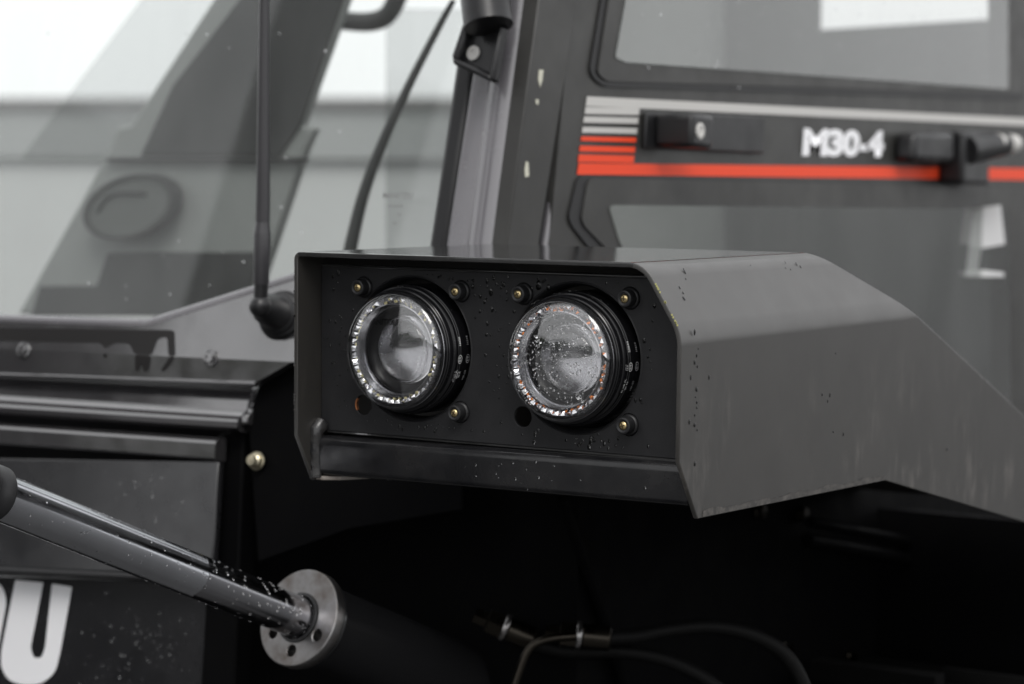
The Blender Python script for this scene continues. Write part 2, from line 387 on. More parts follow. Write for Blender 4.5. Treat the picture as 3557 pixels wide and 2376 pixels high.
# mounting plate with dished lamp openings and screw holes
LX = (0.0, .1585)
loops = [rounded([(-.0935, -.0725), (.2665, -.0725), (.2665, .005), (.2445, .0655), (-.0935, .0655)], .003, 3)]
HOLE = .0602
for cx in LX:
    loops.append(circ(cx, 0, HOLE, 72)[::-1])
    for sx, sz in ((-1, 1), (1, 1), (1, -1), (-1, -1)):
        loops.append(circ(cx+sx*.049, sz*.049, .0082 if (sx, sz) == (-1, -1) else .0088, 24)[::-1])
me = curve_mesh(loops, .0016, .0005)
xform(me, frame((0, .0016, Z0), (1, 0, 0), (0, 0, 1), (0, 1, 0)))
plate = link('mounting_plate', me, 'plate', box, smooth=35)
for cx in LX:
    b = MB(); b.lathe([(HOLE+.0003, -.0004), (HOLE-.0008, .0002), (.0588, -.0006), (.0576, -.0026), (.0568, -.0060), (.0564, -.0115), (.0563, -.016), (.0570, -.016), (.0576, -.0115), (.0582, -.0072), (.0594, -.0042), (HOLE+.0003, -.0030)], (cx, 0, Z0), n=72)
    b.build('dished_rim', 'plate', plate, smooth=60)
b = MB(); b.lathe([(.0080, -.0030), (.0087, -.0002), (.0085, .0003), (.0076, -.0006)], (LX[0]-.049, 0, Z0-.049), n=24, a0=140, a1=215)
b.build('rust_patch', 'rust', plate, smooth=60)
# folded lip of the plate's lower edge (thin bright line) and the tube under it
b = MB(); b.prism([(-.088, .001, Z0-.0725), (-.088, .010, Z0-.0755), (-.088, .010, Z0-.0775), (-.088, .001, Z0-.0745)], (.3525, 0, 0)); b.build('plate_lip', 'wet', plate, bevel=.0004)
MB().tube([(-.0925, .0008, Z0+.0658), (.2440, .0008, Z0+.0658)], .0017, 8).build('plate_edge', 'wet', plate, smooth=60)
prof = rounded([(-.0105, -.0765), (.030, -.0765), (.030, -.1095), (-.0105, -.1095)], [.0075, .004, .004, .0055], 6)
b = MB(); b.prism([(-.0885, y, Z0+z) for y, z in prof], (.3545, 0, .0025)); tube_o = b.build('lower_tube', 'tube', box, smooth=40)
# weld bead joining tube and left wall
pts = [(-.0895, -.0045-.004*math.sin(i*.9), Z0-.068-.0044*i) for i in range(11)]
pts = [(-.0915+random.uniform(-.0008, .0008), (-.002 if i == 0 else -.0088)+random.uniform(-.0006, .0006), z) for i, (x, y, z) in enumerate(pts)]
b = MB(); b.tube(pts, [.0075, .0062, .0052, .0056, .0052, .0057, .0053, .0056, .0052, .0054, .0048], 10); b.build('weld_bead', 'weld', box, smooth=80)
b = MB(); b.prism([(-.0935, -.008, Z0-.1105), (-.086, -.0095, Z0-.1105), (-.070, -.004, Z0-.1098), (-.055, .02, Z0-.1098), (-.0935, .026, Z0-.1105)], (0, 0, -.0035)); b.build('bottom_gusset', 'bare', box, bevel=.0008)
# dried mud film peeling along the lower edge of the side wall
def strip(name, y0, y1, zb0, zb1, h, n, m):
    rnd = random.Random(5); top = []; bot = []
    for i in range(n+1):
        t = i/n; y = y0+(y1-y0)*t; zb = zb0+(zb1-zb0)*t
        bot.append((XR+.0003, y, zb+.0008)); top.append((XR+.0003, y, zb+h*(.75+.12*math.sin(i*.5)+rnd.uniform(-.12, .12))))
    vs_ = []; fs = []
    for a, c in zip(bot, top): vs_ += [a, c]
    for i in range(n): fs.append((2*i, 2*i+2, 2*i+3, 2*i+1))
    return MB().add(vs_, fs).build(name, m, box)
strip('mud_film', .004, .330, Z0-.1166, Z0-.1225, .007, 60, 'mud')

# water on the box
it = []
def sc(cx, cz, sx, sz, n, r0, r1, Y=0.0, X0=0.):
    for _ in range(n):
        x, z = random.gauss(cx, sx), random.gauss(cz, sz)
        if any((x-l)**2+z*z < .062**2 for l in LX) or not (-.09 < x < .235 and -.069 < z < .062): continue
        it.append(((x, Y-.0002, Z0+z), (0, -1, 0), random.uniform(r0, r1)*random.choice((.6, .8, 1)), random.uniform(.8, 1.7)))
sc(.1, .058, .09, .004, 42, .0008, .0021); sc(.085, .03, .012, .02, 30, .0008, .0022); sc(.085, -.02, .012, .02, 14, .0006, .0014)
sc(.22, 0, .008, .025, 26, .0008, .0019); sc(.175, -.064, .03, .004, 40, .0008, .0020); sc(.0, -.064, .03, .004, 30, .0005, .0013)
sc(-.075, 0, .012, .03, 40, .0006, .0014); sc(.05, .05, .02, .01, 14, .0006, .0016); sc(.08, 0, .08, .05, 25, .0003, .0008)
it.append(((.124, -.0002, Z0+.0565), (0, -1, 0), .0030, 1.3)); it.append(((.133, -.0002, Z0+.0545), (0, -1, 0), .0018, 1.4))
for _ in range(18): it.append(((random.gauss(.13, .05), -.0107, Z0-.092+random.gauss(0, .008)), (0, -1, 0), random.uniform(.0004, .0012), random.uniform(.8, 1.4)))
drops('water_drops', it, box, 'darkwater')
it = []
for y, z, r, st in ((-.0, .0, 0, 0),):
    pass
side = [(1592, 762, 5, 1.7), (1597, 815, 3, 1.4), (1592, 830, 4, 1.5), (1583, 865, 3, 2.2), (1596, 893, 5, 1.3), (1594, 910, 3, .8), (1597, 922, 4, 1.0), (1597, 935, 3, 1), (1592, 952, 3, 1),
        (1580, 968, 4, 1.6), (1592, 975, 5, 1.1), (1598, 985, 3, 1), (1592, 1064, 5, 1.2), (1625, 866, 3, 2.0), (1598, 840, 3, 1.2), (1884, 905, 3, 1.4), (1902, 905, 3, 2.0), (1897, 920, 2, 2.2),
        (1910, 990, 4, .8), (1933, 995, 3, 2.0), (2170, 1030, 3, 1.6), (1915, 810, 2, 1.2), (1600, 800, 2, 1.2)]
for x, y, r, st in side:
    it.append((onX(x, y, XR)+V((.0002, 0, 0)), (1, 0, 0), r*.00032, st))
NT = V((ZT-ZF, 0, XR-XT)).normalized()
for x, y, r, st in ((1568, 620, 4, 2.2), (1558, 660, 3, 1.6), (1566, 672, 3, 1.2), (1572, 640, 2, 1.5), (1568, 684, 5, 1.2), (1800, 615, 2, 1.4), (1825, 605, 3, 2), (1812, 618, 2, 1.2), (1835, 612, 3, 1.6), (1720, 608, 2, 1), (1800, 603, 2, 2.4)):
    it.append((on(x, y, (XR, 0, ZF), NT)+NT*.0002, NT, r*.00032, st))
drops('rain_beads', it, box, 'bead', flat=.6)
# scratches and bare spots on cut edges
b = MB()
for k in range(16):
    z = Z0+random.uniform(-.07, .06); h = random.uniform(.0006, .0022)
    b.box((XL-.0001, YF-.0003, z), (XL+.0016, YF+.0004, z+h))
b.build('chipped_edge', 'zinc', box, kind='stuff')
b = MB(); 
for k in range(14):
    t = random.uniform(.1, .97); x = XT+.008+(XR-XT-.008)*t; z = ZT-.010+(ZF-ZT+.012)*t
    b.box((x-.0020, YF-.0003, z-.0007), (x-.0010, YF+.0004, z+.0007))
b.build('yellow_chips', mat('yellow_primer', (.40, .38, .14), .7), box, kind='stuff')

# ================================================================== HEADLIGHTS
def marks(par, texts, m, rad=.05325):
    """white print wrapped round the housing: text runs upwards, tops towards the front"""
    for s, size, y, ang, mm in texts:
        me = text_mesh(s, size, bold=.00003)
        def f(c, y=y, ang=ang):
            a = R(ang)+c.x/rad
            return V((rad*math.cos(a), y-c.y, rad*math.sin(a)))
        xform(me, f); link('print', me, mm, par, local=True)
    return
def ring_mark(par, y, ang, mm, rad=.05325, ro=.0031):
    b = MB(); n = 28; vs_ = []; fs = []
    for i in range(n):
        a = 2*math.pi*i/n
        for r in (ro, ro-.00045):
            t = R(ang)+r*math.cos(a)*1.15/rad; vs_.append((rad*math.cos(t), y-r*math.sin(a)*.9, rad*math.sin(t)))
    for i in range(n):
        j = (i+1) % n; fs.append((2*i, 2*j, 2*j+1, 2*i+1))
    b.add(vs_, fs).build('approval_ring', mm, par, local=True)

def prism_mesh(seed):
    rnd = random.Random(seed); r0, r1 = .0382, .0436; a = R(7.83*.47)
    def p(r, t, y): return V((r*math.cos(t), y, r*math.sin(t)))
    j = lambda s=.0007: rnd.uniform(-s, s)
    vs_ = [p(r0, -a, -.0175), p(r0, a, -.0175), p(r1, a, -.0185), p(r1, -a, -.0185),
           p(r0+.0010, -a*.8, -.0222+j()), p(r0+.0010, a*.7, -.0222+j()), p(r1-.0006, a*.8, -.0240+j()), p(r1-.0006, -a*.75, -.0240+j()),
           p((r0+r1)/2+j(.001), j(.02), -.0246+j(.0012)), p((r0+r1)/2+j(.001), a*.45, -.0228+j(.0010))]
    fs = [(0, 1, 2, 3), (0, 1, 5, 4), (1, 2, 6, 5), (2, 3, 7, 6), (3, 0, 4, 7), (4, 5, 8), (5, 9, 8), (5, 6, 9), (6, 8, 9), (6, 7, 8), (7, 4, 8)]
    return mesh(vs_, fs)
PRISMS = [prism_mesh(i) for i in range(6)]
chip_me = MB().box((.0384, -.0232, -.0008), (.0398, -.0208, .0008)); chip_mesh = mesh(chip_me.v, chip_me.f)

def headlight(cx, label, amber):
    t = thing('headlight', label, 'headlight', (cx, 0, Z0), 'round headlights in the fender box')
    K = dict(local=True)
    h = MB().lathe([(.030, -.035), (.0525, -.035), (.053, -.033), (.053, .0035), (.0528, .0045), (.0522, .0048), (.0522, .0062), (.0516, .0066), (.0516, .0085), (.0522, .009), (.0522, .0105), (.0515, .0115), (.0505, .0119), (.0503, .0165), (.0497, .0172), (.0497, .0185), (.0488, .0192), (.0482, .0215), (.0455, .0215), (.0440, .014), (.034, .014)], n=96).build('housing', 'housing', t, smooth=25, **K)
    # fine moulded ribs
    b = MB()
    for i in range(60):
        a = R(180+i*3); c, s = math.cos(a), math.sin(a)
        b.tube([V((.0531*c, .028, .0531*s)), V((.0531*c, .000, .0531*s))], .00022, 4)
    b.build('ribs', 'housing', h, local=True)
    # clear cover: outer and inner skin
    cov = MB().lathe([(.0478, .0205), (.0478, .0228), (.0474, .0250), (.0464, .0268), (.0448, .0280), (.0430, .0287), (.0360, .0302), (.0270, .0315), (.0160, .0324), (.006, .0328), (.0, .0328)], n=96).build('lens_cover', 'cover', t, smooth=60, **K)
    MB().lathe([(.0455, .0215), (.0452, .0246), (.0440, .0260), (.0422, .0268), (.0360, .0282), (.0270, .0294), (.0160, .0302), (.0, .0306)], n=96).build('inner_skin', 'cover', cov, smooth=60, **K)
    # bright bezel between cover and housing
    MB().lathe([(.0479, .0196), (.0486, .0200), (.0487, .0212), (.0481, .0220)], n=96).build('bezel', 'satinring', t, smooth=60, **K)
    # inside: backing of the ring, silver step, black bowl
    MB().lathe([(.0452, .0200), (.0440, .0165), (.0355, .0160)], n=72).build('ring_backing', 'satinring', t, smooth=60, **K)
    MB().lathe([(.0384, .0235), (.0376, .0238), (.0368, .0190), (.0355, .0120)], n=72).build('silver_step', 'satinring', t, smooth=40, **K)
    bowl = MB().lathe([(.0357, .0125), (.0345, .0095), (.0305, .0065), (.0282, .0060), (.0282, .0045)], n=72).build('bowl', 'bowl', t, smooth=40, **K)
    MB().lathe([(.0282, .0050), (.0262, -.004), (.020, -.016), (.008, -.024), (0, -.024)], n=48).build('chamber', 'satinring', t, smooth=50, **K)
    # projector lens: thick convex glass
    cap = []
    for i in range(13):
        a = R(90*i/12); cap.append((.0275*math.cos(a), .0062+.0145*math.sin(a)))
    MB().lathe([(0, .0035), (.0275, .0035)]+cap, n=72).build('projector_lens', 'projector', t, smooth=60, **K)
    # low-beam shutter behind it
    MB().prism([(-.026, .012, -.001), (.026, .012, -.001), (.026, .012, .024), (-.026, .012, .024)], (0, .001, 0)).build('shutter', 'satinring', t, **K)
    ring = MB().lathe([(.0438, .0190), (.0442, .0200), (.0442, .0236), (.0440, .0240), (.0437, .0236), (.0437, .0192)], n=72).build('light_ring', 'cover', t, smooth=50, **K)
    for k in range(46):
        o = bpy.data.objects.new('light_prism', PRISMS[(k*5+k//7) % 6]); COL.objects.link(o); o.parent = ring; o.rotation_euler = (0, -R(k*360/46), 0)
        if (k*7+k//5) % 5 == 0: continue
        c = bpy.data.objects.new('led_chip', chip_a if amber else chip_y); COL.objects.link(c); c.parent = ring; c.rotation_euler = (0, -R(k*360/46+3.9+random.uniform(-2, 2)), 0); c.location = V((math.cos(R(k*360/46+3.9)), 0, math.sin(R(k*360/46+3.9))))*random.uniform(-.0012, .0030)+V((0, random.uniform(-.0006, .0012), 0))
    # bushings and screws at three corners
    for sx, sz in ((-1, 1), (1, 1), (1, -1)):
        bu = MB().lathe([(.0084, -.004), (.0084, .0006), (.0078, .0014), (.0070, .0018), (.0069, .0078), (.0063, .0092), (.0052, .0096), (.0036, .0090), (.0035, .0066)], (sx*.049, 0, sz*.049), n=28).build('bushing', 'rubber', t, smooth=40, **K)
        hd = MB().lathe([(.0034, .0068), (.0034, .0084), (.0029, .0093), (.0017, .0097), (0, .0098)], (sx*.049, 0, sz*.049), n=24).build('screw_head', 'brass', bu, smooth=50, **K)
        cr = MB(); a = random.uniform(0, 90)
        for q in (0, 90):
            u = V((math.cos(R(a+q)), 0, math.sin(R(a+q)))); w = V((-u.z, 0, u.x)); c0 = V((sx*.049, -.0091, sz*.049))
            cr.prism([c0+u*.0020+w*.00042, c0+u*.0020-w*.00042, c0-u*.0020-w*.00042, c0-u*.0020+w*.00042], (0, -.0010 if q else -.00095, 0))
        cr.build('cross_recess', 'recess', bu, local=True)
    return t, h
for nm in 'ya':
    me = chip_mesh.copy(); me.materials.append(M['yellow' if nm == 'y' else 'orange'])
    if nm == 'y': chip_y = me
    else: chip_a = me
for p in PRISMS: p.materials.append(M['reflector'])
hl1, hs1 = headlight(LX[0], 'round headlight with dry clear lens, farther left in the fender box', False)
hl2, hs2 = headlight(LX[1], 'rain-beaded round headlight with amber specks in its light ring, beside the grey fender side', True)
marks(hs1, [('E9', .0040, -.0062, -6, 'print'), ('16620', .0031, -.0062, 9.5, 'print'), ('01 HC PL', .0027, -.0082, -21, 'print'), ('00 RL', .0027, -.0058, -20, 'print'), ('02 A', .0027, -.0034, -20, 'print'), ('20 157 R', .0024, -.0104, -21, 'print_dim'),
            ('E9', .0040, .0046, -6, 'print_dim'), ('11519', .0031, .0046, 10, 'print_dim'), ('10R-05', .0030, .0040, -21, 'print_dim')], 'print')
ring_mark(hs1, -.0062, -6, 'print'); ring_mark(hs1, .0046, -6, 'print_dim')
marks(hs2, [('E9', .0040, -.0050, -4, 'print'), ('22849', .0036, -.0062, 13, 'print'), ('01 HR PL', .0030, -.0096, -20, 'print'), ('01 1b', .0030, -.0060, -20, 'print'), ('12.5', .0026, -.0098, -4.5, 'print'), ('1X 0', .0024, -.0120, -4, 'print_dim'),
            ('E9', .0040, .0046, -4, 'print_dim'), ('11519', .0031, .0046, 12, 'print_dim'), ('10R-05', .0030, .0030, -21, 'print_dim')], 'print')
ring_mark(hs2, -.0050, -4, 'print'); ring_mark(hs2, .0046, -4, 'print_dim')
me = text_mesh('MANITOU', .0068, bold=.0003); xform(me, frame((-.006, -.0326, .0235), (1, 0, 0), (0, 0.075, 1), (0, -1, 0))); link('lens_lettering', me, thin_glass('moulded_lettering', (.62, .62, .62), 1.15), hl1, local=True)
# raindrops on the second lens
def cov_y(r):
    P = [(0, .0328), (.006, .0328), (.016, .0324), (.027, .0315), (.036, .0302), (.043, .0287), (.0448, .028), (.0464, .0268)]
    for (a, ya), (b_, yb) in zip(P, P[1:]):
        if a <= r <= b_: return ya+(yb-ya)*(r-a)/(b_-a), (ya-yb)/(b_-a)
    return .0268, 1.
it = []
for k in range(760):
    a = random.uniform(0, 2*math.pi); r = .0445*math.sqrt(random.random()); x, z = r*math.cos(a), r*math.sin(a)
    if random.random() > (.95 if z > -.012 else .45): continue
    y, sl_ = cov_y(r); s = random.choice((.00028, .00036, .00045, .0006, .0008))
    it.append(((x, -y, z), (sl_*math.cos(a), -1, sl_*math.sin(a)), s, random.uniform(.9, 1.5)))
it.append(((.022, -.0318, -.026), (.2, -1, -.2), .0024, 1.2)); it.append(((.026, -.0312, -.0295), (.2, -1, -.2), .0016, 1.0)); it.append(((-.016, -.0322, .018), (0, -1, 0), .0016, .8)); it.append(((-.012, -.0322, .014), (0, -1, 0), .0014, .7))
for k in range(50):
    a = R(random.uniform(20, 160)); y = random.uniform(.0, .018); rr = .0532 if y < .004 else .0521
    it.append(((rr*math.cos(a), -y, rr*math.sin(a)), (math.cos(a), 0, math.sin(a)), random.uniform(.0003, .0008), 1.2))
drops('raindrops', it, hl2, local=True)
it = []
for k in range(30):
    a = R(random.uniform(20, 330)); y = random.uniform(.0, .018); rr = .0532 if y < .004 else .0521
    it.append(((rr*math.cos(a), -y, rr*math.sin(a)), (math.cos(a), 0, math.sin(a)), random.uniform(.0003, .0007), 1.2))
drops('raindrops', it, hl1, local=True)

# ================================================================== FRONT BODYWORK
YB = .25
EXB = V((1, BK, 0)).normalized(); ENB = V((BK, -1, BL)).normalized()
hood = thing('hood', 'wet gloss black hood panels under the windshield, left of the headlight box', 'hood', onB(300, 985, YB))
def bpoly(name, px, Y0, th, m, parent, bevel=.002, lean=None, **k):
    pts = [onB(x, y, Y0, lean) for x, y in px]
    return MB().prism(pts, -ENB*th).build(name, m, parent, bevel=bevel, **k)
YE = lambda x: 797+.045*(x+60)               # bend put into the upper panel so its lower strip reflects darker
PE = onB(335, YE(335), YB, .05)
def onU(x, y):
    return on(x, y, PE, V((-BK, 1, -.30))) if y < YE(x) else on(x, y, PE, V((-BK, 1, -.05)))
up = MB().prism([onU(x, y) for x, y in [(-60, 733), (335, 745), (672, 640), (760, 612), (760, YE(760)-.01), (-60, YE(-60)-.01)]], -ENB*.012).build('upper_panel', 'hood', hood)
MB().prism([onU(x, y) for x, y in [(-60, YE(-60)), (668, YE(668)), (588, 876), (-60, 852)]], -ENB*.012).build('panel_apron', 'hood', up)
# bright rounded upper edge (rubber-lipped sill)
def bline(px, Y0, off=0., fn=None): return [(fn(x, y) if fn else onB(x, y, Y0))+ENB*off for x, y in px]
MB().tube(bline([(-60, 731), (0, 733), (150, 738), (300, 743), (335, 743), (360, 736), (672, 638), (760, 610)], YB, -.006, onU), .0068, 12).build('sill_edge', 'pillar', up, smooth=60)
MB().tube(bline([(-60, 858), (588, 880)], YB, .001, onU), .0028, 10).build('drip_lip', 'hood', up, smooth=60)
# second panel with curled bottom, extruded along the body
A = onB(-60, 870, YB); 
def zB(x, y): return onB(x, y, YB).z
def run(name, prof, x0px, x1px, m, parent, smooth=35, ref=900):
    """profile (depth offset forward, height above ground) swept between two sight lines"""
    a = onB(x0px, ref, YB); c = onB(x1px, ref, YB)
    pts = [V((a.x, a.y, z))+ENB*d for d, z in prof]
    return MB().prism(pts, V((c.x-a.x, c.y-a.y, 0))).build(name, m, parent, smooth=smooth)
prof = [(-.022, 1.182), (-.016, 1.182), (-.007, 1.1585), (-.003, 1.156), (.008, 1.1485), (.0105, 1.1445), (.0100, 1.1395), (.005, 1.1365), (-.004, 1.1355), (-.012, 1.1365)]
lo = run('lower_panel', prof, -60, 556, 'hood', hood, 40)
# rounded end of that panel
fa = onB(556, 900, YB)
MB().prism([V((fa.x, fa.y, z))+ENB*d for d, z in [(-.022, 1.182), (-.016, 1.182), (-.007, 1.1585), (.004, 1.151), (.005, 1.143), (-.012, 1.139)]], EXB*.009+V((0, 0, .002))).build('panel_end', 'hood', hood, bevel=.002)
# bolts
for x, y in ((55, 803), (484, 821)):
    c = onU(x, y)
    bo = MB().lathe([(.0085, .0), (.0085, .0012), (.0078, .0015), (.0055, .0016), (.0055, .004), (.0045, .0052), (0, .0055)], c, ENB, 20).build('bolt', 'hood', hood, smooth=40)
# wet grime runs
def blob(px, m='wetdark', name='wet_run', par=up, off=.0004):
    me = curve_mesh([rounded(px, 9, 4)], 0)
    xform(me, lambda c: onU(c.x, c.y)+ENB*off); link(name, me, m, par)
blob([(-20, 751), (400, 757), (402, YE(400)-1), (386, YE(386)-1), (384, 772), (362, 776), (348, YE(348)-1), (308, YE(308)-1), (298, 788), (262, 786), (240, 800), (232, 786), (120, 784), (-20, 781)])
blob([(309, YE(309)), (347, YE(347)), (341, 850), (329, 852), (326, 832), (318, 850), (311, 851)], off=.0006)
blob([(388, YE(388)), (401, YE(401)), (395, 830), (378, 851), (368, 850), (384, 826)], off=.0006)
blob([(236, YE(236)), (245, YE(245)), (246, 820), (239, 820)], off=.0006)
# main front panel below
front = thing('front_bodywork', 'black front bodywork carrying the large white letters, lower left', 'bodywork', onB(250, 1560, YB))
fp = bpoly('upper_face', [(-60, 1048), (502, 1058), (486, 1322), (-60, 1300)], YB-.006, .01, 'hood2', front, .002)
run('top_fold', [(-.012, 1.131), (-.004, 1.131), (.0060, 1.1265), (.0082, 1.1235), (.0092, 1.1095), (.007, 1.1075), (-.010, 1.1075)], -60, 504, 'hood', front, 30, 1020)
MB().tube(bline([(-60, 1305), (480, 1330)], YB-.006, -.002), .0042, 10).build('panel_joint', 'rubber', front, smooth=60)
lf = bpoly('lower_face', [(-60, 1316), (484, 1338), (466, 1640), (-60, 1640)], YB-.005, .01, 'hood2', front, .002, lean=.02)
# painted letters O and U (ends of the name), slanted block capitals
def letter(loops, name, lab=None):
    me = curve_mesh(loops, 0); xform(me, lambda c: onB(c.x, c.y, YB-.005, .02)+V((BK, -1, 0))*.0006); return link(name, me, 'white', lf)
letter([rounded([(36, 1329), (100, 1335), (71, 1484), (78, 1508), (96, 1508), (104, 1484), (120, 1338), (166, 1345), (138, 1500), (128, 1540), (100, 1566), (60, 1572), (20, 1560), (3, 1530), (3, 1495)], [3, 3, 8, 10, 10, 8, 3, 3, 25, 30, 30, 30, 30, 25, 20], 5)], 'letter')
letter([rounded([(-90, 1330), (-20, 1324), (8, 1345), (16, 1380), (-10, 1520), (-40, 1560), (-120, 1566)], [2, 25, 25, 25, 30, 30, 2], 5)], 'letter')
it = []
for k in range(130):
    x, y = random.gauss(330, 75), random.gauss(1480, 70)
    if x < 175 or x > 462 or y < 1345: continue
    it.append((onB(x, y, YB-.005, .02)+V((BK, -1, 0))*.0002, ENB, .0005+.0012*random.random()**2, random.uniform(.8, 1.6)))
drops('water_drops', it, lf, 'darkwater')
it = []
for k in range(40):
    x, y = random.gauss(350, 50), random.gauss(1100, 50)
    it.append((onB(x, y, YB-.006)+ENB*.0002, ENB, .0005+.0010*random.random()**2, 1.3))
drops('rain_beads', [i for i in it if i[0].z > .98 and i[0].z < 1.10], fp, 'darkwater')

# ================================================================== CHASSIS behind and under the box
ch = thing('chassis', 'dark black chassis walls in the shade under the headlight box', 'chassis', (-.1, .6, .3))
XC = -.055
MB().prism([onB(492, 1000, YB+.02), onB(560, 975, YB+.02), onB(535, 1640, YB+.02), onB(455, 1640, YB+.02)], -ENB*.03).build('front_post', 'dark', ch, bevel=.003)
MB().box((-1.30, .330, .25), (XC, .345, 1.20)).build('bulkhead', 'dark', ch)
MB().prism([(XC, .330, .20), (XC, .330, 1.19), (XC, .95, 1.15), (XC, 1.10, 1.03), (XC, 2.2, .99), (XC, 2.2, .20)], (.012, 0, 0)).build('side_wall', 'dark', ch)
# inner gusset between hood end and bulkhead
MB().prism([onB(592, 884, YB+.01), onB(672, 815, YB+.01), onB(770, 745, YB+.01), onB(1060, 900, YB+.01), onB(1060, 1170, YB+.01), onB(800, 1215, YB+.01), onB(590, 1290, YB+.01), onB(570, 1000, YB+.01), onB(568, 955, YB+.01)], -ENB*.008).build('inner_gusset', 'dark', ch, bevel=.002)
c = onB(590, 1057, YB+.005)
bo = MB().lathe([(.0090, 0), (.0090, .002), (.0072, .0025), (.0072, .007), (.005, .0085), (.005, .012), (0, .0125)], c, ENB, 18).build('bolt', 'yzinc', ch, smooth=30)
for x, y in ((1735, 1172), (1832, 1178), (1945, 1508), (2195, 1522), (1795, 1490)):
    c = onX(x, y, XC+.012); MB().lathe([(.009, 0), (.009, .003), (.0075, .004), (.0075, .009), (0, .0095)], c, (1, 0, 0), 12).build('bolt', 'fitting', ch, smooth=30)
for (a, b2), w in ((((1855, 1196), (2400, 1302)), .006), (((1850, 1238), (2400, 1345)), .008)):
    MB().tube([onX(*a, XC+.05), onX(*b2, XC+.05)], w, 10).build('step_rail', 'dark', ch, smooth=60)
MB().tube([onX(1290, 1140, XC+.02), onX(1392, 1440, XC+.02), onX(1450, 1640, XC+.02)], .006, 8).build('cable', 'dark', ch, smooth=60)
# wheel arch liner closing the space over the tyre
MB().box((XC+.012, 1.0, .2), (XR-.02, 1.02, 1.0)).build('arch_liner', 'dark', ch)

# ================================================================== TILT CYLINDER
P0, P1 = dep(18, 1146, 1.93), dep(687, 1417, 2.20)
AX = (P1-P0).normalized(); LEN = (P1-P0).length
tc = thing('tilt_cylinder', 'wet chrome hydraulic cylinder rod slanting into a round zinc flange', 'hydraulic cylinder', P1)
RR = .0192
MB().lathe([(RR, -.03), (RR, LEN*.60), (RR+.00012, LEN*.602)], P0, AX, 48).build('rod', 'chrome', tc, smooth=60)
MB().lathe([(RR, LEN*.60), (RR-.0001, LEN+.02)], P0, AX, 48).build('rod_inner_end', mat('dull_chrome_rod', (.36, .36, .38), .14, metal=1, rvar=.06), tc, smooth=60)
MB().lathe([(.012, -.17), (.0232, -.17), (.0232, -.040), (.0245, -.038), (.0245, -.031), (.0226, -.029), (.0226, -.022), (.0236, -.020), (.0236, -.013), (.0212, -.010), (RR, -.0085)], P0, AX, 48).build('rod_eye_collar', 'rubber', tc, smooth=30)
# flange with bolt holes, tilted disc
e1 = AX.cross(V((0, 0, 1))).normalized(); e2 = e1.cross(AX)*-1
FR = .0455
hl_ = [circ(.031*math.cos(a), .031*math.sin(a), .0052, 20)[::-1] for a in (R(-25), R(-85), R(215))]
me = curve_mesh([circ(0, 0, FR, 64), circ(0, 0, .0206, 48)[::-1]]+hl_, .006, .0012)
xform(me, frame(P1+AX*.004, e1, -e2 if e2.z < 0 else e2, AX)); fl = link('flange', me, 'zinc', tc, smooth=35)
MB().lathe([(.0206, -.004), (.0232, -.0035), (.0238, -.001), (.0235, .002)], P1, AX, 40).build('rod_seal', 'rubber', tc, smooth=40)
MB().lathe([(.0, .010), (.044, .010), (.044, .014), (.040, .016), (.0385, .02), (.0385, .60), (0, .60)], P1, AX, 48).build('barrel', mat('gloss_black_barrel', (.016, .016, .017), .22, spec=.9), tc, smooth=40)
it = []
for k in range(420):
    t = random.random()**.8; a = random.uniform(0, 2*math.pi); dirv = e1*math.cos(a)+V((0, 0, 1))*math.sin(a)*1.0; dirv = (dirv-AX*dirv.dot(AX)).normalized()
    if dirv.z < -.2 and random.random() < .5: continue
    it.append((P0+AX*LEN*t+dirv*RR, dirv, random.uniform(.0004, .0011) if t < .6 else random.uniform(.0006, .0016), 1.1))
drops('water_drops', it, tc)

# ================================================================== HOSES
def smooth_path(pts, n=8):
    out = []
    for i in range(len(pts)-1):
        p0, p1, p2, p3 = pts[max(i-1, 0)], pts[i], pts[i+1], pts[min(i+2, len(pts)-1)]
        for j in range(n):
            t = j/n; out.append(.5*((2*p1)+(p2-p0)*t+(2*p0-5*p1+4*p2-p3)*t*t+(3*p1-p0-3*p2+p3)*t**3))
    return out+[pts[-1]]
def hose(label, px, dpt, ferr):
    t = thing('hydraulic_hose', label, 'hose', dep(px[-1][0], px[-1][1], dpt), 'hydraulic hoses under the box')
    pts = smooth_path([dep(x, y, dpt+.0002*i*30) for i, (x, y) in enumerate(px)])
    MB().tube(pts, .0072, 12).build('hose_line', 'hose', t, smooth=60)
    a, c = dep(*ferr[0], dpt), dep(*ferr[1], dpt); ax = (c-a).normalized(); L = (c-a).length
    MB().lathe([(0, -.035), (.008, -.035), (.008, -.022), (.0125, -.021), (.0125, -.004), (.0095, -.003), (.0095, 0), (.0105, .001), (.0105, L), (.0088, L+.001)], a, ax, 6).build('hex_nut', 'fitting', t, smooth=20)
    MB().lathe([(.0108, -.0005), (.0118, .0005), (.0118, L-.001), (.0108, L)], a, ax, 20).build('ferrule', 'fitting', t, smooth=40)
    MB().lathe([(.0128, -.006), (.0134, -.005), (.0134, -.002), (.0128, -.001)], a, ax, 20).build('lock_ring', 'zinc', t, smooth=40)
    return t
hose('upper black hydraulic hose arching right from its brass ferrule under the box', [(1395, 1462), (1460, 1458), (1540, 1443), (1640, 1437), (1740, 1462), (1815, 1520), (1870, 1640)], 2.28, ((1335, 1458), (1398, 1464)))
hose('lower black hydraulic hose beside the cylinder barrel, passing below the arched one', [(1225, 1475), (1300, 1492), (1430, 1494), (1540, 1518), (1640, 1575), (1700, 1660)], 2.30, ((1165, 1442), (1222, 1466)))
